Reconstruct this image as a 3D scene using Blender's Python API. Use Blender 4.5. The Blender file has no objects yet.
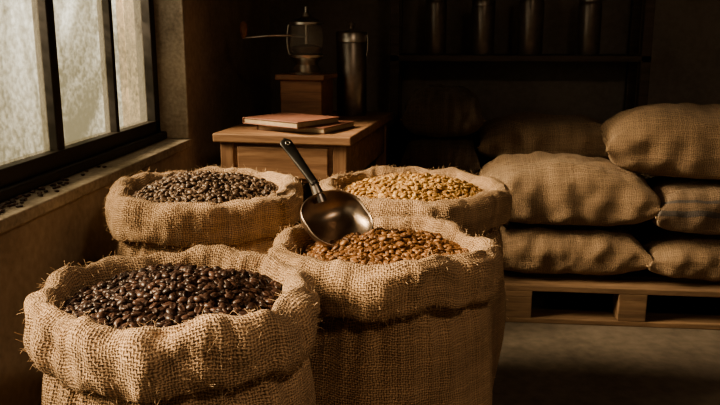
import bpy, bmesh, math, random
import numpy as np
from mathutils import Vector, Matrix, noise, Euler

random.seed(7); np.random.seed(7)
TH = math.radians(6.0)
def W(x, y, z=0.0):
    return Vector((x*math.cos(TH)-y*math.sin(TH), x*math.sin(TH)+y*math.cos(TH), z))
SC = bpy.context.scene
COL = SC.collection

# ------------------------------------------------------------ materials
def new_mat(name):
    m = bpy.data.materials.new(name); m.use_nodes = True
    nt = m.node_tree
    for n in list(nt.nodes): nt.nodes.remove(n)
    out = nt.nodes.new('ShaderNodeOutputMaterial')
    b = nt.nodes.new('ShaderNodeBsdfPrincipled')
    nt.links.new(b.outputs[0], out.inputs[0])
    return m, nt, b, out
def N(nt, typ, **kw):
    n = nt.nodes.new(typ)
    for k, v in kw.items(): setattr(n, k, v)
    return n
def setin(nt, sock, v):
    if isinstance(v, bpy.types.NodeSocket): nt.links.new(v, sock)
    else: sock.default_value = v
def M(nt, op, a, b=None, c=None):
    n = nt.nodes.new('ShaderNodeMath'); n.operation = op
    setin(nt, n.inputs[0], a)
    if b is not None: setin(nt, n.inputs[1], b)
    if c is not None: setin(nt, n.inputs[2], c)
    return n.outputs[0]
def ramp(nt, fac, stops):
    r = nt.nodes.new('ShaderNodeValToRGB')
    el = r.color_ramp.elements
    el[0].position = stops[0][0]; el[0].color = (*stops[0][1], 1)
    el[1].position = stops[-1][0]; el[1].color = (*stops[-1][1], 1)
    for p, c in stops[1:-1]:
        e = el.new(p); e.color = (*c, 1)
    nt.links.new(fac, r.inputs[0])
    return r.outputs[0]
def mixc(nt, fac, a, b, mode='MIX'):
    n = nt.nodes.new('ShaderNodeMix'); n.data_type = 'RGBA'; n.blend_type = mode
    setin(nt, n.inputs[0], fac)
    for s, v in ((n.inputs[6], a), (n.inputs[7], b)):
        if isinstance(v, bpy.types.NodeSocket): nt.links.new(v, s)
        else: s.default_value = (*v, 1)
    return n.outputs[2]

def burlap(name, light, dark, freq=200, stripe=None, stamp=False, hsc=0.0030, bigk=0.45):
    m, nt, b, out = new_mat(name)
    uv = N(nt, 'ShaderNodeUVMap').outputs[0]
    nz = N(nt, 'ShaderNodeTexNoise'); nz.inputs['Scale'].default_value = 35; nz.inputs['Detail'].default_value = 2
    nt.links.new(uv, nz.inputs['Vector'])
    sep = N(nt, 'ShaderNodeSeparateXYZ'); nt.links.new(uv, sep.inputs[0])
    sepn = N(nt, 'ShaderNodeSeparateColor'); nt.links.new(nz.outputs['Color'], sepn.inputs[0])
    U = M(nt, 'MULTIPLY_ADD', sep.outputs[0], freq, M(nt, 'MULTIPLY', sepn.outputs[0], 2.4))
    V = M(nt, 'MULTIPLY_ADD', sep.outputs[1], freq, M(nt, 'MULTIPLY', sepn.outputs[1], 2.4))
    pi = math.pi
    su = M(nt, 'ABSOLUTE', M(nt, 'SINE', M(nt, 'MULTIPLY', U, pi)))
    sv = M(nt, 'ABSOLUTE', M(nt, 'SINE', M(nt, 'MULTIPLY', V, pi)))
    fu = M(nt, 'FLOOR', U); fv = M(nt, 'FLOOR', V)
    par = M(nt, 'ABSOLUTE', M(nt, 'MODULO', M(nt, 'ADD', fu, fv), 2.0))
    wa = M(nt, 'MULTIPLY', su, M(nt, 'MULTIPLY_ADD', par, 0.45, 0.55))
    wb = M(nt, 'MULTIPLY', sv, M(nt, 'MULTIPLY_ADD', par, -0.45, 1.0))
    h = M(nt, 'MAXIMUM', wa, wb)
    wn = N(nt, 'ShaderNodeTexWhiteNoise', noise_dimensions='1D'); nt.links.new(fu, wn.inputs['W'])
    wn2 = N(nt, 'ShaderNodeTexWhiteNoise', noise_dimensions='1D'); nt.links.new(fv, wn2.inputs['W'])
    tv = M(nt, 'MULTIPLY', M(nt, 'ADD', wn.outputs[0], wn2.outputs[0]), 0.5)
    big = N(nt, 'ShaderNodeTexNoise'); big.inputs['Scale'].default_value = 9; big.inputs['Detail'].default_value = 5
    nt.links.new(uv, big.inputs['Vector'])
    fine = N(nt, 'ShaderNodeTexNoise'); fine.inputs['Scale'].default_value = 260; fine.inputs['Detail'].default_value = 2
    nt.links.new(uv, fine.inputs['Vector'])
    f = M(nt, 'MULTIPLY_ADD', h, 0.65, M(nt, 'MULTIPLY_ADD', tv, 0.26, M(nt, 'MULTIPLY_ADD', big.outputs[0], bigk, M(nt, 'MULTIPLY_ADD', fine.outputs[0], 0.35, -0.275-bigk*0.5))))
    mid = tuple((a+c)/2 for a, c in zip(light, dark))
    col = ramp(nt, f, [(0.14, tuple(d*0.35 for d in dark)), (0.4, dark), (0.62, mid), (0.9, light)])
    if stripe:
        for (v0, v1, sc) in stripe:
            msk = M(nt, 'MULTIPLY', M(nt, 'GREATER_THAN', sep.outputs[1], v0), M(nt, 'LESS_THAN', sep.outputs[1], v1))
            col = mixc(nt, M(nt, 'MULTIPLY', msk, 0.6), col, sc)
    if stamp:
        br = N(nt, 'ShaderNodeTexBrick'); nt.links.new(uv, br.inputs['Vector'])
        br.inputs['Scale'].default_value = 14; br.inputs['Mortar Size'].default_value = 0.16
        br.inputs['Color1'].default_value = (1, 1, 1, 1); br.inputs['Color2'].default_value = (0.0, 0, 0, 1); br.inputs['Mortar'].default_value = (0, 0, 0, 1)
        br.inputs['Brick Width'].default_value = 0.42; br.inputs['Row Height'].default_value = 0.55
        reg = M(nt, 'MULTIPLY', M(nt, 'LESS_THAN', M(nt, 'ABSOLUTE', M(nt, 'SUBTRACT', sep.outputs[0], stamp[0])), 0.13),
                M(nt, 'LESS_THAN', M(nt, 'ABSOLUTE', M(nt, 'SUBTRACT', sep.outputs[1], stamp[1])), 0.035))
        mk = M(nt, 'MULTIPLY', reg, M(nt, 'MULTIPLY', br.outputs[0], 0.6))
        col = mixc(nt, mk, col, (0.22, 0.04, 0.02))
    nt.links.new(col, b.inputs['Base Color'])
    b.inputs['Roughness'].default_value = 0.92
    b.inputs['Specular IOR Level'].default_value = 0.15
    try:
        b.inputs['Sheen Weight'].default_value = 0.2; b.inputs['Sheen Roughness'].default_value = 0.5
        b.inputs['Sheen Tint'].default_value = (1, 0.84, 0.68, 1)
    except Exception: pass
    bp = N(nt, 'ShaderNodeBump'); bp.inputs['Strength'].default_value = 1.0; bp.inputs['Distance'].default_value = hsc
    hh = M(nt, 'MULTIPLY_ADD', fine.outputs[0], 0.5, h)
    nt.links.new(hh, bp.inputs['Height']); nt.links.new(bp.outputs[0], b.inputs['Normal'])
    return m

def wood(name, c1, c2, axis=0, scale=14, rough=0.55):
    m, nt, b, out = new_mat(name)
    tc = N(nt, 'ShaderNodeTexCoord')
    mp = N(nt, 'ShaderNodeMapping'); nt.links.new(tc.outputs['Object'], mp.inputs[0])
    s = [scale]*3; s[axis] = scale*0.09; mp.inputs['Scale'].default_value = s
    n1 = N(nt, 'ShaderNodeTexNoise'); n1.inputs['Scale'].default_value = 2.2; n1.inputs['Detail'].default_value = 6; n1.inputs['Distortion'].default_value = 1.2
    nt.links.new(mp.outputs[0], n1.inputs['Vector'])
    n2 = N(nt, 'ShaderNodeTexNoise'); n2.inputs['Scale'].default_value = 12; n2.inputs['Detail'].default_value = 3
    nt.links.new(mp.outputs[0], n2.inputs['Vector'])
    f = M(nt, 'MULTIPLY_ADD', n1.outputs[0], 0.75, M(nt, 'MULTIPLY', n2.outputs[0], 0.25))
    col = ramp(nt, f, [(0.33, c1), (0.5, tuple((a+c)/2 for a, c in zip(c1, c2))), (0.64, c2)])
    nt.links.new(col, b.inputs['Base Color']); b.inputs['Roughness'].default_value = rough
    bp = N(nt, 'ShaderNodeBump'); bp.inputs['Strength'].default_value = 0.35; bp.inputs['Distance'].default_value = 0.002
    nt.links.new(f, bp.inputs['Height']); nt.links.new(bp.outputs[0], b.inputs['Normal'])
    return m

def plaster(name, c1, c2, scale=3.0, rough=0.9, bump=0.004):
    m, nt, b, out = new_mat(name)
    tc = N(nt, 'ShaderNodeTexCoord')
    n1 = N(nt, 'ShaderNodeTexNoise'); n1.inputs['Scale'].default_value = scale; n1.inputs['Detail'].default_value = 8; n1.inputs['Roughness'].default_value = 0.65
    nt.links.new(tc.outputs['Object'], n1.inputs['Vector'])
    n2 = N(nt, 'ShaderNodeTexNoise'); n2.inputs['Scale'].default_value = scale*16; n2.inputs['Detail'].default_value = 4
    nt.links.new(tc.outputs['Object'], n2.inputs['Vector'])
    f = M(nt, 'MULTIPLY_ADD', n1.outputs[0], 0.7, M(nt, 'MULTIPLY', n2.outputs[0], 0.3))
    nt.links.new(ramp(nt, f, [(0.36, c1), (0.62, c2)]), b.inputs['Base Color'])
    b.inputs['Roughness'].default_value = rough
    bp = N(nt, 'ShaderNodeBump'); bp.inputs['Strength'].default_value = 0.6; bp.inputs['Distance'].default_value = bump
    nt.links.new(f, bp.inputs['Height']); nt.links.new(bp.outputs[0], b.inputs['Normal'])
    return m

def metal(name, col, rough=0.35, metallic=1.0, var=0.15):
    m, nt, b, out = new_mat(name)
    tc = N(nt, 'ShaderNodeTexCoord')
    n1 = N(nt, 'ShaderNodeTexNoise'); n1.inputs['Scale'].default_value = 30; n1.inputs['Detail'].default_value = 5
    nt.links.new(tc.outputs['Object'], n1.inputs['Vector'])
    nt.links.new(ramp(nt, n1.outputs[0], [(0.3, tuple(c*(1-var*2) for c in col)), (0.65, col)]), b.inputs['Base Color'])
    nt.links.new(M(nt, 'MULTIPLY_ADD', n1.outputs[0], 0.25, rough-0.1), b.inputs['Roughness'])
    b.inputs['Metallic'].default_value = metallic
    return m

def bean_mat(name, c_dark, c_mid, c_light, groove, rough):
    m, nt, b, out = new_mat(name)
    at = N(nt, 'ShaderNodeAttribute'); at.attribute_name = 'bean'
    sp = N(nt, 'ShaderNodeSeparateColor'); nt.links.new(at.outputs['Color'], sp.inputs[0])
    tc = N(nt, 'ShaderNodeTexCoord')
    n1 = N(nt, 'ShaderNodeTexNoise'); n1.inputs['Scale'].default_value = 280; n1.inputs['Detail'].default_value = 3
    nt.links.new(tc.outputs['Object'], n1.inputs['Vector'])
    f = M(nt, 'MULTIPLY_ADD', n1.outputs[0], 0.3, M(nt, 'MULTIPLY_ADD', sp.outputs[0], 0.85, -0.08))
    col = ramp(nt, f, [(0.05, c_dark), (0.5, c_mid), (0.95, c_light)])
    col = mixc(nt, sp.outputs[1], col, groove)
    nt.links.new(col, b.inputs['Base Color'])
    b.inputs['Roughness'].default_value = rough
    b.inputs['Specular IOR Level'].default_value = 0.4
    return m

MAT_B1 = burlap('burlap_tan', (0.75, 0.52, 0.345), (0.41, 0.265, 0.165))
MAT_B2 = burlap('burlap_tan_b', (0.70, 0.475, 0.305), (0.37, 0.235, 0.14))
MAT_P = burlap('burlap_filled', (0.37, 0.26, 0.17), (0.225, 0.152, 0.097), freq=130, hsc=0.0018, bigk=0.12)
MAT_PD = burlap('burlap_filled_dark', (0.13, 0.09, 0.06), (0.07, 0.048, 0.032), freq=130, hsc=0.0018, bigk=0.12)  # filled burlap darkened in colour, standing in for shade on the rear stack
MAT_PS = burlap('burlap_striped', (0.37, 0.265, 0.18), (0.225, 0.155, 0.105), freq=130, hsc=0.0018, bigk=0.12,
                stripe=[(-0.27, -0.24, (0.05, 0.07, 0.09)), (-0.20, -0.185, (0.05, 0.07, 0.09)), (0.12, 0.14, (0.05, 0.07, 0.09))])
MAT_PT = burlap('burlap_stamped', (0.45, 0.315, 0.205), (0.275, 0.185, 0.118), freq=130, hsc=0.0018, bigk=0.12, stamp=(-0.02, 0.0))
MAT_FIB, nt_, b_, o_ = new_mat('burlap_fiber')
b_.inputs['Base Color'].default_value = (0.68, 0.48, 0.31, 1); b_.inputs['Roughness'].default_value = 0.8
MAT_SEAM, nt_, b_, o_ = new_mat('seam_thread')
b_.inputs['Base Color'].default_value = (0.25, 0.17, 0.10, 1); b_.inputs['Roughness'].default_value = 0.9
MAT_TABLE = wood('table_wood', (0.19, 0.095, 0.055), (0.42, 0.25, 0.15), axis=0)
MAT_TABLEV = wood('table_wood_vertical', (0.19, 0.095, 0.055), (0.40, 0.235, 0.14), axis=2)
MAT_GRW = wood('grinder_wood', (0.17, 0.075, 0.038), (0.36, 0.175, 0.09), axis=0, rough=0.4)
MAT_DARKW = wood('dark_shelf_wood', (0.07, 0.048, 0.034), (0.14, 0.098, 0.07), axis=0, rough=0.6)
MAT_PAL = wood('pallet_wood', (0.11, 0.066, 0.038), (0.24, 0.15, 0.09), axis=0, rough=0.8)
MAT_WALL = plaster('left_wall_plaster', (0.28, 0.215, 0.16), (0.46, 0.36, 0.27))
MAT_REV = plaster('sill_plaster', (0.22, 0.175, 0.13), (0.48, 0.40, 0.31), scale=5)
MAT_BACK = plaster('back_wall_plaster', (0.22, 0.185, 0.155), (0.33, 0.28, 0.235), scale=2)
MAT_FLOOR = plaster('concrete_floor', (0.070, 0.057, 0.045), (0.165, 0.135, 0.108), scale=1.6, rough=0.6, bump=0.003)
MAT_CEIL = plaster('ceiling_plaster', (0.20, 0.165, 0.13), (0.30, 0.25, 0.20), scale=2)
MAT_FRAME = metal('window_frame_paint', (0.045, 0.036, 0.028), 0.5, 0.3)
MAT_STEEL = metal('brushed_steel', (0.66, 0.60, 0.53), 0.3)
MAT_DSTEEL = metal('dark_steel', (0.38, 0.33, 0.29), 0.35)
MAT_COPPER = metal('scoop_metal', (0.45, 0.35, 0.275), 0.34)
MAT_BLACK = metal('black_handle', (0.05, 0.045, 0.04), 0.35, 0.6)
MAT_BOOK = plaster('book_leather', (0.18, 0.078, 0.053), (0.29, 0.135, 0.095), scale=25, rough=0.55, bump=0.001)
MAT_BOOK2 = plaster('book_leather_dark', (0.12, 0.05, 0.032), (0.19, 0.085, 0.055), scale=25, rough=0.55, bump=0.001)
MAT_PAGE = plaster('book_pages', (0.33, 0.25, 0.165), (0.46, 0.36, 0.25), scale=40, rough=0.9, bump=0.001)
MAT_JAR = metal('dark_jar', (0.24, 0.20, 0.17), 0.3, 0.6)

MAT_GL, nt, b, out = new_mat('grinder_glass')
b.inputs['Base Color'].default_value = (0.5, 0.46, 0.4, 1); b.inputs['Roughness'].default_value = 0.08
b.inputs['Alpha'].default_value = 0.22

# grimy window glass
MAT_WIN, nt, b, out = new_mat('grimy_glass')
nt.nodes.remove(b)
tc = N(nt, 'ShaderNodeTexCoord')
mp = N(nt, 'ShaderNodeMapping'); nt.links.new(tc.outputs['Object'], mp.inputs[0]); mp.inputs['Scale'].default_value = (1, 1.0, 0.6)
n1 = N(nt, 'ShaderNodeTexNoise'); n1.inputs['Scale'].default_value = 3.2; n1.inputs['Detail'].default_value = 10; n1.inputs['Roughness'].default_value = 0.75; n1.inputs['Distortion'].default_value = 1.0
nt.links.new(mp.outputs[0], n1.inputs['Vector'])
n2 = N(nt, 'ShaderNodeTexNoise'); n2.inputs['Scale'].default_value = 60; n2.inputs['Detail'].default_value = 5; n2.inputs['Roughness'].default_value = 0.7
nt.links.new(tc.outputs['Object'], n2.inputs['Vector'])
spk = ramp(nt, n2.outputs[0], [(0.44, (0, 0, 0)), (0.60, (1, 1, 1))])
sepz = N(nt, 'ShaderNodeSeparateXYZ'); nt.links.new(tc.outputs['Object'], sepz.inputs[0])
lowd = M(nt, 'MAXIMUM', M(nt, 'MULTIPLY', M(nt, 'SUBTRACT', 0.40, sepz.outputs[2]), 1.3), 0.0)
grime = M(nt, 'ADD', lowd, M(nt, 'MULTIPLY_ADD', spk, 0.34, ramp(nt, n1.outputs[0], [(0.40, (0.0,)*3), (0.60, (0.62,)*3)])))
grime = M(nt, 'MINIMUM', grime, 1.0)
tr = N(nt, 'ShaderNodeBsdfTransparent')
nt.links.new(ramp(nt, grime, [(0.0, (0.98, 0.97, 0.92)), (1.0, (0.25, 0.25, 0.215))]), tr.inputs[0])
tl = N(nt, 'ShaderNodeBsdfTranslucent'); tl.inputs[0].default_value = (0.40, 0.38, 0.31, 1)
mx = N(nt, 'ShaderNodeMixShader'); nt.links.new(M(nt, 'MULTIPLY', grime, 0.13), mx.inputs[0]); nt.links.new(tr.outputs[0], mx.inputs[1]); nt.links.new(tl.outputs[0], mx.inputs[2])
nt.links.new(mx.outputs[0], out.inputs[0])

# ------------------------------------------------------------ geometry helpers
def empty(name, loc, rotz=0.0):
    e = bpy.data.objects.new(name, None); e.empty_display_size = 0.05
    e.location = loc; e.rotation_euler = (0, 0, rotz); COL.objects.link(e); return e
def obj(name, me, parent=None, mat=None, loc=(0, 0, 0), rot=(0, 0, 0), smooth=True):
    o = bpy.data.objects.new(name, me); COL.objects.link(o)
    o.location = loc; o.rotation_euler = rot
    if parent is not None: o.parent = parent
    if mat is not None and not me.materials: me.materials.append(mat)
    if smooth:
        for p in me.polygons: p.use_smooth = True
    return o
def add_box(bm, lo, hi):
    vs = [bm.verts.new((x, y, z)) for z in (lo[2], hi[2]) for y in (lo[1], hi[1]) for x in (lo[0], hi[0])]
    for f in ((0, 2, 3, 1), (4, 5, 7, 6), (0, 1, 5, 4), (2, 6, 7, 3), (0, 4, 6, 2), (1, 3, 7, 5)):
        bm.faces.new([vs[i] for i in f])
def boxes(name, lst, parent=None, mat=None, loc=(0, 0, 0), rot=(0, 0, 0), bevel=0.003):
    bm = bmesh.new()
    for lo, hi in lst: add_box(bm, lo, hi)
    me = bpy.data.meshes.new(name); bm.to_mesh(me); bm.free()
    o = obj(name, me, parent, mat, loc, rot, smooth=False)
    if bevel:
        md = o.modifiers.new('bevel', 'BEVEL'); md.width = bevel; md.segments = 2; md.limit_method = 'ANGLE'
    return o
def grid(name, P, UV, closed=True):
    """P: (nu, nv, 3) , UV: (nu+1, nv, 2)"""
    nu, nv, _ = P.shape
    verts = P.reshape(-1, 3).tolist(); faces = []; uvs = []
    for i in range(nu if closed else nu-1):
        j = (i+1) % nu
        for k in range(nv-1):
            faces.append((i*nv+k, j*nv+k, j*nv+k+1, i*nv+k+1))
            uvs += [UV[i, k], UV[i+1, k], UV[i+1, k+1], UV[i, k+1]]
    me = bpy.data.meshes.new(name); me.from_pydata(verts, [], faces)
    l = me.uv_layers.new(name='UVMap')
    l.data.foreach_set('uv', np.array(uvs, dtype=np.float32).ravel())
    me.update(); return me
def lathe(name, prof, parent=None, mat=None, loc=(0, 0, 0), rot=(0, 0, 0), seg=48):
    P = np.zeros((seg, len(prof), 3))
    for i in range(seg):
        a = 2*math.pi*i/seg
        for k, (r, z) in enumerate(prof): P[i, k] = (r*math.cos(a), r*math.sin(a), z)
    me = grid(name, P, np.zeros((seg+1, len(prof), 2)))
    bm = bmesh.new(); bm.from_mesh(me); bmesh.ops.remove_doubles(bm, verts=bm.verts, dist=1e-6)
    bmesh.ops.recalc_face_normals(bm, faces=bm.faces); bm.to_mesh(me); bm.free()
    o = obj(name, me, parent, mat, loc, rot)
    try: me.set_sharp_from_angle(angle=math.radians(40))
    except Exception: pass
    return o
def tube(name, pts, r, parent=None, mat=None, loc=(0, 0, 0), rad=None, smooth=True):
    cu = bpy.data.curves.new(name, 'CURVE'); cu.dimensions = '3D'; cu.bevel_depth = r; cu.bevel_resolution = 4; cu.use_fill_caps = True
    s = cu.splines.new('NURBS' if smooth else 'POLY'); s.points.add(len(pts)-1)
    for i, p in enumerate(pts):
        s.points[i].co = (*p, 1)
        if rad: s.points[i].radius = rad[i]
    if smooth: s.use_endpoint_u = True; s.order_u = 3
    o = bpy.data.objects.new(name, cu); COL.objects.link(o); o.location = loc
    if parent is not None: o.parent = parent
    cu.materials.append(mat); return o
def catmull(pts, per=8):
    pts = [np.array(p, float) for p in pts]; out = []
    n = len(pts)
    for i in range(n-1):
        p0 = pts[max(i-1, 0)]; p1 = pts[i]; p2 = pts[i+1]; p3 = pts[min(i+2, n-1)]
        for s in range(per):
            t = s/per
            out.append(0.5*((2*p1)+(-p0+p2)*t+(2*p0-5*p1+4*p2-p3)*t*t+(-p0+3*p1-3*p2+p3)*t**3))
    out.append(pts[-1]); return np.array(out)
def nz(x, y, z): return noise.noise(Vector((x, y, z)))

# ------------------------------------------------------------ beans
def bean_proto():
    rings, seg = 9, 16
    vs = []; g = []
    vs.append((-0.5, 0, 0.02)); g.append(0)
    for i in range(1, rings):
        t = math.pi*i/rings
        x = -0.5*math.cos(t); r = math.sin(t)**0.8
        for k in range(seg):
            a = 2*math.pi*k/seg
            y = 0.37*r*math.cos(a); z = math.sin(a)
            if z > 0:
                zz = 0.16*r*z**0.6
                gr = 0
                if k == 4: zz -= 0.13*r; gr = 1; y += 0.03*math.sin(x*7)
            else:
                zz = 0.30*r*z; gr = 0
            vs.append((x, y, zz)); g.append(gr)
    vs.append((0.5, 0, 0.02)); g.append(0)
    fs = []
    for k in range(seg): fs.append((0, 1+(k+1) % seg, 1+k))
    for i in range(rings-2):
        for k in range(seg):
            a = 1+i*seg+k; b_ = 1+i*seg+(k+1) % seg
            fs.append((a, b_, b_+seg)); fs.append((a, b_+seg, a+seg))
    last = len(vs)-1; o = 1+(rings-2)*seg
    for k in range(seg): fs.append((last, o+k, o+(k+1) % seg))
    return np.array(vs), np.array(fs), np.array(g, float)
BV, BF, BG = bean_proto()
def beans_mesh(name, pos, rots, sizes):
    n = len(pos); nv = len(BV)
    V = np.einsum('nij,vj->nvi', rots, BV)*sizes[:, None, None]+pos[:, None, :]
    F = (BF[None]+(np.arange(n)*nv)[:, None, None]).reshape(-1, 3)
    me = bpy.data.meshes.new(name)
    me.vertices.add(n*nv); me.vertices.foreach_set('co', V.astype(np.float32).ravel())
    nf = len(F); me.loops.add(nf*3); me.loops.foreach_set('vertex_index', F.astype(np.int32).ravel())
    me.polygons.add(nf); me.polygons.foreach_set('loop_start', np.arange(0, nf*3, 3, dtype=np.int32))
    me.polygons.foreach_set('loop_total', np.full(nf, 3, dtype=np.int32))
    me.polygons.foreach_set('use_smooth', np.ones(nf, dtype=bool))
    me.update(calc_edges=True); me.validate()
    ca = me.color_attributes.new('bean', 'FLOAT_COLOR', 'POINT')
    c = np.ones((n, nv, 4), np.float32); c[:, :, 0] = np.random.rand(n)[:, None]; c[:, :, 1] = BG[None]*0.8; c[:, :, 2] = 0
    ca.data.foreach_set('color', c.ravel())
    return me
def rot_from(nrm, yaw, flip):
    z = nrm/np.linalg.norm(nrm)
    if flip: z = -z
    x = np.array([math.cos(yaw), math.sin(yaw), 0.0]); x -= z*x.dot(z); x /= np.linalg.norm(x)
    y = np.cross(z, x); return np.stack([x, y, z], axis=1)
def pile(rb, zfun, count, L=0.0155, seed=1):
    rng = np.random.RandomState(seed)
    res = 0.002; n = int(2*(rb+0.02)/res); ax = (np.arange(n)-n/2)*res
    X, Y = np.meshgrid(ax, ax, indexing='ij'); H = zfun(X, Y)
    pos = []; rots = []; sz = []
    k = int(L*0.42/res); dd = np.arange(-k, k+1)
    DX, DY = np.meshgrid(dd, dd, indexing='ij'); R2 = (DX**2+DY**2)/(k+0.01)**2; msk = R2 <= 1
    for _ in range(count):
        cand = None
        for _t in range(5):
            a = rng.rand()*2*math.pi; r = rb*math.sqrt(rng.rand())
            x, y = r*math.cos(a), r*math.sin(a)
            i = int(x/res+n/2); j = int(y/res+n/2)
            P = H[i-k:i+k+1, j-k:j+k+1]
            exc = P[msk].mean()-float(zfun(np.array(x), np.array(y)))
            if cand is None or exc < cand[0]: cand = (exc, x, y, i, j)
        _, x, y, i, j = cand
        P = H[i-k:i+k+1, j-k:j+k+1]
        s = L*(0.85+0.3*rng.rand())
        zc = 0.55*P[msk].mean()+0.45*P[msk].max()+0.16*s
        gx = (P[-1].mean()-P[0].mean())/(2*k*res); gy = (P[:, -1].mean()-P[:, 0].mean())/(2*k*res)
        nr = np.array([-gx*0.7+rng.randn()*0.28, -gy*0.7+rng.randn()*0.28, 1.0])
        pos.append((x, y, zc)); rots.append(rot_from(nr, rng.rand()*6.283, rng.rand() < 0.5)); sz.append(s)
        top = zc+0.2*s*(1-R2)
        H[i-k:i+k+1, j-k:j+k+1] = np.where(msk, np.maximum(P, top), P)
    return np.array(pos), np.array(rots), np.array(sz)

# ------------------------------------------------------------ open sacks
def open_sack(cx, cy, R, zr, mat, bmat, seed, count, dome=0.03, low=0.045, tilt=(0, 0), L=0.0155, under=(0.05, 0.03, 0.02)):
    root = empty('open_coffee_bean_sack', W(cx, cy, 0))
    so = seed*13.7
    key = [(0.0, 0.004), (0.70*R, 0.004), (0.88*R, 0.02), (0.96*R, 0.10), (1.0*R, 0.25), (1.0*R, zr-0.25), (0.98*R, zr-0.16), (0.925*R, zr-0.100),
           (0.93*R, zr-0.080), (0.975*R, zr-0.097), (1.02*R, zr-0.092), (1.058*R, zr-0.060), (1.04*R, zr-0.022), (0.975*R, zr-0.001),
           (0.89*R, zr-0.001), (0.83*R, zr-0.018), (0.80*R, zr-0.045), (0.79*R, zr-0.09), (0.78*R, zr-0.15)]
    pr = catmull(key, 8); nv = len(pr)
    arc = np.concatenate([[0], np.cumsum(np.linalg.norm(np.diff(pr, axis=0), axis=1))])
    nu = 320
    P = np.zeros((nu, nv, 3)); UV = np.zeros((nu+1, nv, 2))
    kc = 8*8
    for i in range(nu+1):
        a = 2*math.pi*i/nu; ca, sa = math.cos(a), math.sin(a)
        l1 = nz(ca*1.4+so, sa*1.4, 0.3); l2 = nz(ca*3.4+so, sa*3.4, 5.1); l3 = nz(ca*1.1, sa*1.1+so, 9.0)
        c1 = 0.30+0.10*nz(ca*2.2, sa*2.2+so, 40); c2 = 0.50+0.09*nz(ca*2.7+so, sa*2.7, 50)
        d1 = max(0, 0.3+1.3*nz(ca*1.7+so, sa*1.7, 60)); d2 = max(0, 0.3+1.3*nz(ca*1.9, sa*1.9+so, 70))
        for k in range(nv):
            r, z = pr[k]
            w = max(0, min(1, (z-(zr-0.30))/0.22))
            cuff = k >= kc
            wob = 0.024*l1+0.008*l2
            rr = r; dz = 0
            if r > 0.5*R:
                rr += wob*(0.5+0.5*w)
                rr += 0.012*nz(ca*2.6+so, sa*2.6, z*4+so)*(1-0.6*w)
                rr += 0.006*nz(ca*7+so, sa*7, z*5)
                if not cuff: rr -= 0.012*w*abs(nz(ca*8+so, sa*8, z*1.5+3))*2
                else:
                    s = (k-kc)/(nv-kc)
                    rr += 0.010*nz(ca*4+so, sa*4, s*3.5+2)+0.004*nz(ca*13, sa*13+so, s*7)
                    g1 = math.exp(-((s-c1)/0.045)**2)*d1; g2 = math.exp(-((s-c2)/0.045)**2)*d2
                    rr -= 0.008*g1+0.004*g2; dz -= 0.002*g1+0.008*g2
            zz = z+dz
            q = max(0.0, min(1, (k-kc+8)/12))
            if q > 0:
                s = max(0, (k-kc)/(nv-kc))
                zz += (0.016*l3+0.007*l2+0.003*nz(ca*8, sa*8+so, 1.7))*q
                zz += (tilt[0]*ca*R+tilt[1]*sa*R)*q
                if cuff: zz += 0.016*nz(ca*3.0+so, sa*3.0, 20+s*2)*(1-s)+0.005*nz(ca*6+so, sa*6, 30+s*5)
            if i < nu: P[i, k] = (rr*ca, rr*sa, zz)
            UV[i, k] = (a*R, arc[k])
    me = grid('burlap_cloth', P, UV)
    cl = obj('burlap_cloth', me, root, mat)
    cu = bpy.data.curves.new('loose_fibers', 'CURVE'); cu.dimensions = '3D'; cu.bevel_depth = 0.00032; cu.bevel_resolution = 0
    rg = random.Random(seed)
    for _ in range(1500):
        i = rg.randrange(nu); k = rg.randrange(kc-2, nv-16) if rg.random() < 0.8 else rg.randrange(30, kc)
        p = Vector(P[i, k]); e1 = Vector(P[(i+1) % nu, k])-p; e2 = Vector(P[i, k+1])-p
        n_ = e1.cross(e2)
        if n_.length < 1e-9: continue
        n_.normalize()
        ln = rg.uniform(0.004, 0.016)
        t_ = (e1.normalized()*rg.uniform(-1, 1)+e2.normalized()*rg.uniform(-1, 1))
        d = (n_*rg.uniform(0.3, 0.9)+t_*0.7).normalized()
        d2_ = (d+t_*0.6+Vector((0, 0, rg.uniform(-.7, .4)))).normalized()
        s = cu.splines.new('POLY'); s.points.add(2)
        for q, c in enumerate((p, p+d*ln*0.5, p+d*ln*0.5+d2_*ln*0.5)): s.points[q].co = (*c, 1)
    cu.materials.append(MAT_FIB)
    fo = bpy.data.objects.new('loose_fibers', cu); COL.objects.link(fo); fo.parent = root
    rb = 0.80*R; zb = zr-low
    def zf(x, y): 
        r2 = (x*x+y*y)/(rb*rb)
        return zb-0.03+dome*(1-r2)+tilt[0]*x+tilt[1]*y+0.006*np.sin(x*23+seed)*np.cos(y*19)
    nr, na = 20, 64
    Q = np.zeros((na, nr, 3))
    for i in range(na):
        a = 2*math.pi*i/na
        for k in range(nr):
            r = (rb+0.01)*k/(nr-1); x, y = r*math.cos(a), r*math.sin(a); Q[i, k] = (x, y, float(zf(x, y)))
    fm, fnt, fb, fo_ = new_mat('bean_underlayer'); fb.inputs['Base Color'].default_value = (*under, 1); fb.inputs['Roughness'].default_value = 0.8
    obj('bean_fill', grid('bean_fill', Q, np.zeros((na+1, nr, 2))), root, fm)
    pos, rots, sz = pile(rb-0.004, zf, count, L=L, seed=seed)
    obj('coffee_beans', beans_mesh('coffee_beans', pos, rots, sz), root, bmat, smooth=False)
    return root

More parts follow.
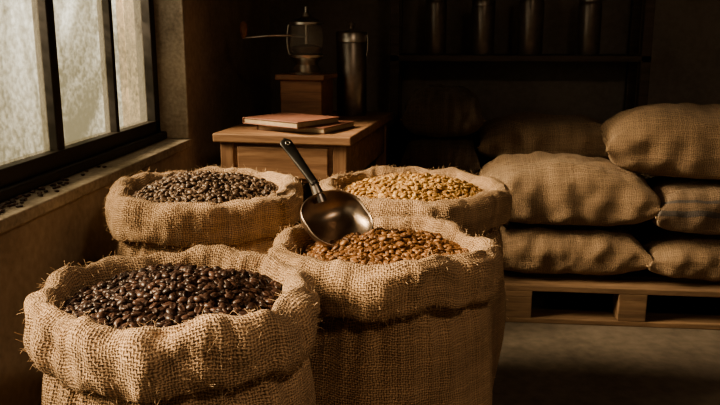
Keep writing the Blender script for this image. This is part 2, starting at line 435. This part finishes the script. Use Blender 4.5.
MB_DARK = bean_mat('dark_roast_beans', (0.024, 0.012, 0.009), (0.056, 0.029, 0.021), (0.11, 0.058, 0.042), (0.014, 0.007, 0.005), 0.38)
MB_BROWN = bean_mat('brown_roast_beans', (0.05, 0.029, 0.019), (0.10, 0.062, 0.041), (0.17, 0.11, 0.073), (0.035, 0.02, 0.013), 0.45)
MB_MED = bean_mat('medium_roast_beans', (0.11, 0.048, 0.021), (0.22, 0.105, 0.048), (0.36, 0.19, 0.093), (0.065, 0.028, 0.012), 0.42)
MB_LIGHT = bean_mat('light_roast_beans', (0.26, 0.135, 0.055), (0.44, 0.255, 0.105), (0.62, 0.40, 0.185), (0.18, 0.09, 0.036), 0.5)

open_sack(-0.298, 1.205, 0.220, 0.654, MAT_B1, MB_DARK, 1, 2300, dome=0.034, low=0.019, under=(0.02, 0.012, 0.008))
open_sack(0.050, 1.545, 0.219, 0.634, MAT_B2, MB_MED, 2, 2100, dome=0.034, low=0.018, under=(0.08, 0.035, 0.015))
open_sack(-0.385, 1.915, 0.240, 0.678, MAT_B1, MB_BROWN, 3, 2300, dome=0.05, low=0.016, under=(0.03, 0.018, 0.01))
open_sack(0.148, 2.10, 0.253, 0.642, MAT_B2, MB_LIGHT, 5, 2400, dome=0.05, low=0.016, under=(0.15, 0.08, 0.03))

# ------------------------------------------------------------ scoop
def scoop():
    tip = W(-0.008, 1.525, 0.630); top = W(-0.167, 1.69, 0.818)
    F = (tip-top).normalized()
    C = W(0.35, -0.62, 0.70); Nn = (C-F*C.dot(F)).normalized()
    Yv = Nn.cross(F).normalized()
    Lb = 0.140; total = (tip-top).length
    root = empty('coffee_scoop', tip)
    R3 = Matrix((F, Yv, Nn)).transposed()
    root.rotation_euler = R3.to_euler()
    ns, nt_ = 40, 33
    P = np.zeros((ns, nt_, 3))
    for i in range(ns):
        s = i/(ns-1)
        w = 0.073*min(1.0, (max(0.0, 1-(1-min(1, s/0.42))**2.4))**0.5)
        if s > 0.55: w *= math.sqrt(max(0.0, 1-((s-0.55)/0.45)**2.3*0.97))
        d = 0.060*(max(0.0, 1-(1-min(1, s/0.35))**2.2))**0.5*(1-0.75*s**2.2)
        for k in range(nt_):
            y = -1+2*k/(nt_-1); a = y*math.pi/2
            P[i, k] = (-Lb+s*Lb, w*math.sin(a), -d*math.cos(a)**0.9 if math.cos(a) > 0 else 0)
    me = grid('bowl', P, np.zeros((ns+1, nt_, 2)), closed=False)
    bm = bmesh.new(); bm.from_mesh(me); bmesh.ops.remove_doubles(bm, verts=bm.verts, dist=1e-5); bm.to_mesh(me); bm.free()
    o = obj('bowl', me, root, MAT_COPPER)
    md = o.modifiers.new('s', 'SOLIDIFY'); md.thickness = 0.0018; md.offset = 0
    rim = [tuple(P[i, 0]) for i in range(ns)]+[tuple(P[i, -1]) for i in range(ns-1, -1, -1)]
    tube('rim', rim, 0.0018, root, MAT_COPPER, smooth=False)
    hl = total-Lb
    tube('socket', [(-Lb+0.012, 0, -0.018), (-Lb-0.008, 0, -0.006), (-Lb-0.03, 0, 0.0)], 0.011, root, MAT_DSTEEL, rad=[1.3, 1.0, 0.85])
    n = 28; bmh = bmesh.new(); rows = []
    for i in range(n):
        s = i/(n-1); x = -Lb-0.02-s*(hl-0.02)
        w = 0.0095+0.007*s**1.5
        if s > 0.9: w *= math.sqrt(max(0.02, 1-((s-0.9)/0.1)**2))
        th = 0.0065-0.002*s
        row = []
        for k in range(16):
            a = 2*math.pi*k/16
            row.append(bmh.verts.new((x, w*math.cos(a), th*math.sin(a)+0.002)))
        rows.append(row)
    for i in range(n-1):
        for k in range(16): bmh.faces.new((rows[i][k], rows[i][(k+1) % 16], rows[i+1][(k+1) % 16], rows[i+1][k]))
    bmh.faces.new(rows[0]); bmh.faces.new(rows[-1][::-1])
    bmesh.ops.recalc_face_normals(bmh, faces=bmh.faces)
    mh = bpy.data.meshes.new('handle'); bmh.to_mesh(mh); bmh.free(); obj('handle', mh, root, MAT_BLACK)
    ring = [(-total+0.016+0.005*math.cos(a), 0.005*math.sin(a), 0.0072) for a in np.linspace(0, 2*math.pi, 17)]
    tube('hanging_eyelet', ring, 0.0014, root, MAT_STEEL, smooth=False)
scoop()

# ------------------------------------------------------------ room shell
XL, YB, XR, YF, ZC = -0.933, 4.22, 2.3, -1.6, 2.75
y0, y1, z0, z1 = -1.2, 2.80, 0.66, 1.74  # window stretched past the camera, unseen, for added fill; top lowered to cut sun
boxes('floor', [((XL-0.25, YF-0.2, -0.1), (XR+0.2, YB+0.2, 0))], mat=MAT_FLOOR, bevel=0)
boxes('ceiling', [((XL-0.25, YF-0.2, ZC), (XR+0.2, YB+0.2, ZC+0.1))], mat=MAT_CEIL, bevel=0)
boxes('wall_back', [((XL-0.25, YB, 0), (XR+0.2, YB+0.2, ZC))], mat=MAT_BACK, bevel=0)
boxes('wall_right', [((XR, YF, 0), (XR+0.2, YB, ZC))], mat=MAT_BACK, bevel=0)
boxes('wall_front', [((XL-0.25, YF-0.2, 0), (XR+0.2, YF, ZC))], mat=MAT_BACK, bevel=0)
XO = XL-0.25
boxes('wall_left', [((XO, YF, 0), (XL, YB, z0-0.03)), ((XO, YF, z1), (XL, YB, ZC)),
                    ((XO, y1, z0-0.03), (XL, YB, z1)), ((XO, YF, z0-0.03), (XL, y0, z1))], mat=MAT_WALL, bevel=0)
boxes('trim_1', [((XO, y0, z0-0.03), (XL+0.012, y1, z0)), ((XO+0.03, y1-0.012, z0), (XL+0.004, y1, z1)), ((XO+0.03, y0, z1-0.012), (XL+0.004, y1, z1))], mat=MAT_REV, bevel=0.004)
boxes('baseboard_back', [((XL, YB-0.015, 0), (XR, YB, 0.1))], mat=MAT_DARKW, bevel=0.003)

# window
wx = -1.065
win = empty('window_1', (wx, (y0+y1)/2, z0))
yc = (y0+y1)/2
fr = []
ya, yb = y0-yc, y1-yc-0.012
H_ = z1-z0-0.012
fr.append(((-0.03, ya, 0), (0.03, yb, 0.070)))
fr.append(((-0.03, ya, H_-0.06), (0.03, yb, H_)))
fr.append(((-0.03, yb-0.045, 0), (0.03, yb, H_)))
fr.append(((-0.03, ya, 0), (0.03, ya+0.045, H_)))
bars = [2.43, 2.04, 1.64, 1.24, 0.82, 0.40, -0.02, -0.44, -0.86]
for i, yy in enumerate(bars):
    w = 0.021 if i % 3 == 1 else 0.011
    fr.append(((-0.02, yy-yc-w, 0.06), (0.022, yy-yc+w, H_-0.05)))
fr.append(((-0.018, ya, 0.62), (0.018, yb, 0.645)))
boxes('frame', fr, win, MAT_FRAME, bevel=0.003)
boxes('stool_bead', [((0.03, ya, 0), (0.055, yb, 0.028))], win, MAT_FRAME, bevel=0.006)
boxes('glass', [((-0.004, ya+0.01, 0.02), (-0.001, yb-0.01, H_-0.01))], win, MAT_WIN, bevel=0)

# beans spilled on the sill
rg = np.random.RandomState(4); n = 110
pp = np.zeros((n, 3)); 
yy = 1.35+np.abs(rg.randn(n))*0.26+rg.rand(n)*0.2; xx = -0.985+rg.randn(n)*0.014
pp[:, 0] = np.clip(xx, -1.00, -0.945); pp[:, 1] = np.clip(yy, 0.5, 2.2); pp[:, 2] = z0+0.0035
rr = np.array([rot_from(np.array([rg.randn()*.1, rg.randn()*.1, 1.0]), rg.rand()*6.28, rg.rand() < .6) for _ in range(n)])
obj('spilled_coffee_beans', beans_mesh('spilled_coffee_beans', pp, rr, np.full(n, 0.013)), None, MB_DARK, smooth=False)

# ------------------------------------------------------------ table with drawer
TA = -math.radians(12)+TH
tp = W(-0.03, 2.62, 0)
tab = empty('wooden_side_table', tp, TA)
w_, d_, h_ = 0.50, 0.86, 0.70
boxes('table_top', [((-w_, 0, h_-0.032), (0, d_, h_))], tab, MAT_TABLE, bevel=0.005)
boxes('apron', [((-w_+0.03, 0.028, h_-0.17), (-0.03, 0.045, h_-0.032)), ((-w_+0.03, d_-0.045, h_-0.17), (-0.03, d_-0.028, h_-0.032)),
                ((-w_+0.028, 0.03, h_-0.17), (-w_+0.045, d_-0.03, h_-0.032)), ((-0.045, 0.03, h_-0.17), (-0.028, d_-0.03, h_-0.032))], tab, MAT_TABLE, bevel=0.002)
boxes('drawer_front', [((-w_+0.085, 0.014, h_-0.155), (-0.085, 0.03, h_-0.045))], tab, MAT_TABLE, bevel=0.004)
lg = 0.05
boxes('legs', [((x, y, 0), (x+lg, y+lg, h_-0.032)) for x in (-w_+0.02, -0.02-lg) for y in (0.02, d_-0.02-lg)], tab, MAT_TABLEV, bevel=0.004)
boxes('lower_stretchers', [((-w_+0.05, 0.035, 0.15), (-0.05, 0.06, 0.19)), ((-w_+0.05, d_-0.06, 0.15), (-0.05, d_-0.035, 0.19))], tab, MAT_TABLE, bevel=0.003)

def book(loc, rotz, w, d, t, mat):
    b0 = empty('book', loc, rotz)
    boxes('cover', [((-w/2, -d/2, 0), (w/2, d/2, 0.003)), ((-w/2, -d/2, t-0.003), (w/2, d/2, t)), ((-w/2, -d/2, 0), (-w/2+0.004, d/2, t))], b0, mat, bevel=0.0012)
    boxes('pages', [((-w/2+0.004, -d/2+0.004, 0.003), (w/2-0.005, d/2-0.004, t-0.003))], b0, MAT_PAGE, bevel=0.0008)
book(W(-0.195, 2.86, 0.7), math.radians(-20), 0.28, 0.24, 0.022, MAT_BOOK2)
book(W(-0.250, 2.84, 0.7222), math.radians(-32), 0.27, 0.23, 0.022, MAT_BOOK)

# grinder
gr = empty('manual_coffee_grinder', W(-0.215, 3.19, 0.7), math.radians(-8))
boxes('wood_box', [((-0.086, -0.082, 0.014), (0.086, 0.082, 0.160)), ((-0.100, -0.098, 0), (0.100, 0.098, 0.018)), ((-0.102, -0.098, 0.160), (0.102, 0.098, 0.182))], gr, MAT_GRW, bevel=0.004)
GZ = 0.012
def up(p): return [(r, z+GZ) for r, z in p]
lathe('metal_collar', up([(0.0, 0.170), (0.072, 0.170), (0.074, 0.178), (0.055, 0.188), (0.045, 0.205), (0.05, 0.222), (0.068, 0.235), (0.07, 0.245), (0.064, 0.25), (0, 0.25)]), gr, MAT_STEEL)
lathe('glass_hopper', up([(0.055, 0.245), (0.066, 0.262), (0.068, 0.31), (0.064, 0.345), (0.05, 0.365)]), gr, MAT_GL)
lathe('hopper_beans', up([(0, 0.25), (0.052, 0.25), (0.061, 0.264), (0.061, 0.275), (0.03, 0.285), (0, 0.287)]), gr, MB_BROWN)
lathe('hopper_lid', up([(0.052, 0.36), (0.066, 0.363), (0.066, 0.372), (0.04, 0.387), (0.018, 0.395), (0.012, 0.41), (0.0, 0.412)]), gr, MAT_STEEL)
tube('axle', [(0, 0, 0.25), (0, 0, 0.445)], 0.006, gr, MAT_STEEL, smooth=False)
tube('crank_arm', [(0.0, 0, 0.328), (-0.08, -0.07, 0.335), (-0.17, -0.085, 0.328), (-0.235, -0.085, 0.322)], 0.0048, gr, MAT_STEEL)
tube('crank_bracket', [(-0.066, -0.02, 0.26), (-0.08, -0.025, 0.32), (-0.066, -0.02, 0.375)], 0.004, gr, MAT_STEEL)
lathe('crank_knob', [(0, 0), (0.008, 0), (0.012, 0.012), (0.017, 0.035), (0.014, 0.055), (0.006, 0.064), (0, 0.065)], gr, MAT_GRW, loc=(-0.232, -0.085, 0.322), seg=24)

# canister
cn = empty('metal_canister', W(-0.035, 3.33, 0.7))
lathe('body', [(0, 0), (0.060, 0), (0.063, 0.006), (0.063, 0.30), (0.060, 0.306)], cn, MAT_DSTEEL)
lathe('lid', [(0.060, 0.304), (0.066, 0.306), (0.066, 0.34), (0.06, 0.348), (0.015, 0.352), (0.008, 0.36), (0.014, 0.375), (0.01, 0.385), (0, 0.387)], cn, MAT_STEEL)
tube('wire_clasp', [(0.064, -0.02, 0.25), (0.075, -0.02, 0.30), (0.066, -0.02, 0.335)], 0.0025, cn, MAT_STEEL)

# ------------------------------------------------------------ pallet + filled sacks
PX, PY = 0.243, 2.76
pal = empty('wooden_pallet', (PX, PY, 0))
pw, pd = 1.32, 1.04
deck = []; 
nb = 7; bw = 0.105
for i in range(nb):
    yy = i*(pd-bw)/(nb-1); deck.append(((0, yy, 0.122), (pw, yy+bw, 0.144)))
boxes('deck_boards', deck, pal, MAT_PAL, bevel=0.003)
st = [((x, 0, 0.10), (x+0.1, pd, 0.122)) for x in (0, 0.407, 0.813, 1.22)]
boxes('stringer_boards', st, pal, MAT_PAL, bevel=0.002)
boxes('blocks', [((x, y, 0.02), (x+0.1, y+0.1, 0.10)) for x in (0, 0.407, 0.813, 1.22) for y in (0, 0.47, pd-0.1)], pal, MAT_PAL, bevel=0.003)
boxes('bottom_boards', [((0, y, 0), (pw, y+0.1, 0.02)) for y in (0, 0.47, pd-0.1)], pal, MAT_PAL, bevel=0.003)

def pillow(cx, cy, zb, a, b, h, mat, seed, rotz=0.0, pw_=0.33, droop=0.0):
    """filled lying sack: a,b half sizes, h full height, zb underside"""
    root = empty('filled_burlap_sack', (cx, cy, zb), rotz)
    nx, ny = 90, 66; so = seed*7.31
    def surf(sgn):
        P = np.zeros((nx, ny, 3)); UV = np.zeros((nx+1, ny, 2))
        for i in range(nx):
            X = math.sin((-1+2*i/(nx-1))*math.pi/2)
            for k in range(ny):
                Y = math.sin((-1+2*k/(ny-1))*math.pi/2)
                ax, ay = abs(X), abs(Y)
                f = max(0.0, (1-ax**3.2)*(1-ay**3.2))**pw_
                x = a*X*(1-0.05*(1-ay**2)-0.015*nz(Y*3, so, 1)); y = b*Y*(1-0.045*(1-ax**2)-0.02*nz(X*3, so, 4))
                edge = max(ax, ay)
                z = sgn*f*h*0.5
                if sgn > 0:
                    z *= 1+0.16*nz(X*1.6+so, Y*1.6, 0)
                    z += f*(0.014*nz(X*3+so, Y*3, 2)+0.009*nz(X*7+so, Y*6, 2))
                    z -= 0.018*abs(nz(Y*6+so, X*1.2, 3))*f*ax**2*2
                else:
                    z *= 0.96+0.05*nz(X*2+so, Y*2, 8)
                wr = 0.018*nz(X*5+so, z*14+sgn, 5)*(1 if ay > 0.6 else ay/0.6)
                y += wr*np.sign(Y); x += 0.012*nz(Y*5+so, z*14, 6)*ax**3*np.sign(X)
                z += -0.012*edge**6+0.006*nz(X*9+so, Y*9, 11)*edge**4*(1-edge**20)-droop*ax**3
                P[i, k] = (x, y, z+h*0.5); UV[i, k] = (x*1.1, y*1.1+sgn*z*ay**2*1.3+(0 if sgn > 0 else 3))
        UV[nx] = UV[nx-1]; return P, UV
    Pt, Ut = surf(1); Pb, Ub = surf(-1)
    ed = np.zeros((nx, ny), bool); ed[0] = ed[-1] = True; ed[:, 0] = ed[:, -1] = True
    avg = (Pt+Pb)/2; Pt[ed] = avg[ed]; Pb[ed] = avg[ed]
    mt = grid('t', Pt, Ut, closed=False); mb = grid('b', Pb, Ub, closed=False)
    bm = bmesh.new(); bm.from_mesh(mt); bm.from_mesh(mb); bm.faces.ensure_lookup_table()
    bmesh.ops.remove_doubles(bm, verts=bm.verts, dist=1e-5); bmesh.ops.recalc_face_normals(bm, faces=bm.faces)
    me = bpy.data.meshes.new('filled_cloth'); bm.to_mesh(me); bm.free()
    obj('filled_cloth', me, root, mat)
    for q, row in enumerate((0, nx-1)):
        sg = -1 if q == 0 else 1
        pts = [tuple(Pt[row, k]+np.array([sg*(0.004+0.003*(k % 2)), 0, 0])) for k in range(2, ny-2, 2)]
        tube('end_seam_%d' % (q+1), pts, 0.0035, root, MAT_SEAM)
    return root
r_ = math.radians
zP = 0.144
pillow(0.470, 3.04, zP, 0.295, 0.245, 0.190, MAT_P, 1, r_(1))
pillow(0.465, 3.05, zP+0.180, 0.325, 0.250, 0.245, MAT_P, 2, r_(-2))
pillow(1.085, 3.03, zP, 0.325, 0.250, 0.175, MAT_P, 3, r_(-1))
pillow(1.100, 3.03, zP+0.166, 0.340, 0.245, 0.210, MAT_PS, 4, r_(2))
pillow(1.000, 3.06, zP+0.368, 0.375, 0.275, 0.260, MAT_PT, 5, r_(-8))
for k, zz in enumerate((zP, zP+0.17, zP+0.34)):
    pillow(0.50-0.02*k, 3.53, zz, 0.31, 0.225, 0.195, MAT_P, 10+k, r_(2*k-2))
    pillow(1.14-0.01*k, 3.53, zz, 0.31, 0.225, 0.19, MAT_P, 20+k, r_(1-2*k))
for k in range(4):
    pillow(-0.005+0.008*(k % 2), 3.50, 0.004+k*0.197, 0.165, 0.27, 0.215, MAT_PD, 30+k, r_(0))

# ------------------------------------------------------------ shelving
sx0, sx1, sy0, sy1 = -0.26, 0.98, 3.88, 4.18
sh = empty('storage_shelf', (sx0, sy0, 0))
ww, dd_ = sx1-sx0, sy1-sy0
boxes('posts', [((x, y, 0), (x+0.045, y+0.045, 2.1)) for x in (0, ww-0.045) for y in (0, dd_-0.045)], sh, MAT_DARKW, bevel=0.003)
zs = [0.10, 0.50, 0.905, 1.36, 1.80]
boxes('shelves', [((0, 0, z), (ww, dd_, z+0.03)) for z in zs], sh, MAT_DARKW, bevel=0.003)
for i, (x, r, hh) in enumerate([(-0.04, 0.052, 0.30), (0.19, 0.058, 0.27), (0.42, 0.062, 0.30), (0.70, 0.055, 0.29)]):
    j = empty('storage_jar', (x, 3.97, 0.9355))
    lathe('jar_body', [(0, 0), (r*0.95, 0), (r, 0.008), (r, hh*0.80), (r*0.96, hh*0.86), (r*0.85, hh*0.88)], j, MAT_JAR)
    lathe('jar_lid', [(r*0.8, hh*0.87), (r*0.98, hh*0.87), (r*0.98, hh*0.96), (r*0.85, hh), (0, hh)], j, MAT_DSTEEL)

# drawstring hanging from the front sack
tube('drawstring', [tuple(W(-0.185+0.004*math.sin(i*1.1), 1.375-0.004*math.cos(i*.8), 0.54-i*0.03)) for i in range(17)], 0.0016, None, MAT_FIB)

# ------------------------------------------------------------ added fill lamp, out of view, for warm fill light
pl_ = empty('fill_lamp', (0.75, 0.1, 2.15))
lathe('shade', [(0.03, 0.17), (0.05, 0.16), (0.09, 0.12), (0.17, 0.02), (0.18, 0.0), (0.165, 0.02), (0.085, 0.115), (0.03, 0.15)], pl_, MAT_DSTEEL)
tube('cord', [(0, 0, 0.16), (0, 0, ZC-2.15)], 0.004, pl_, MAT_BLACK, smooth=False)
ll = bpy.data.lights.new('fill_light', 'AREA'); ll.shape = 'DISK'; ll.size = 0.3; ll.energy = 8; ll.color = (1.0, 0.76, 0.52)
lo = bpy.data.objects.new('fill_light', ll); COL.objects.link(lo); lo.parent = pl_; lo.location = (0, 0, 0.015)

# ------------------------------------------------------------ light
wd = bpy.data.worlds.new('overcast_world'); SC.world = wd; wd.use_nodes = True
bg = wd.node_tree.nodes['Background']; bg.inputs[0].default_value = (0.95, 0.90, 0.79, 1); bg.inputs[1].default_value = 0.98
pl = bpy.data.lights.new('window_portal', 'AREA'); pl.shape = 'RECTANGLE'; pl.size = 4.0; pl.size_y = 1.08
pl.cycles.is_portal = True
po = bpy.data.objects.new('window_portal', pl); COL.objects.link(po); po.location = (-1.20, (y0+y1)/2, (z0+z1)/2)
po.rotation_euler = Vector((1, 0, 0)).to_track_quat('-Z', 'Z').to_euler()
sl = bpy.data.lights.new('sunlight', 'SUN'); sl.energy = 20; sl.angle = math.radians(26); sl.color = (1.0, 0.81, 0.60)
so = bpy.data.objects.new('sunlight', sl); COL.objects.link(so); so.location = (-4, 0, 4)
so.rotation_euler = Vector((0.80, 0.16, -0.50)).to_track_quat('-Z', 'Y').to_euler()

# ------------------------------------------------------------ camera
cd = bpy.data.cameras.new('camera'); cd.lens = 39; cd.sensor_width = 36
co = bpy.data.objects.new('camera', cd); COL.objects.link(co)
co.location = (0, 0, 1.05); co.rotation_euler = (math.radians(90-12.4), 0, TH)
cd.clip_start = 0.02
SC.camera = co
try:
    SC.view_settings.view_transform = 'AgX'
    SC.view_settings.look = 'AgX - Medium High Contrast'
    SC.view_settings.exposure = 0.8
except Exception as e: print(e)
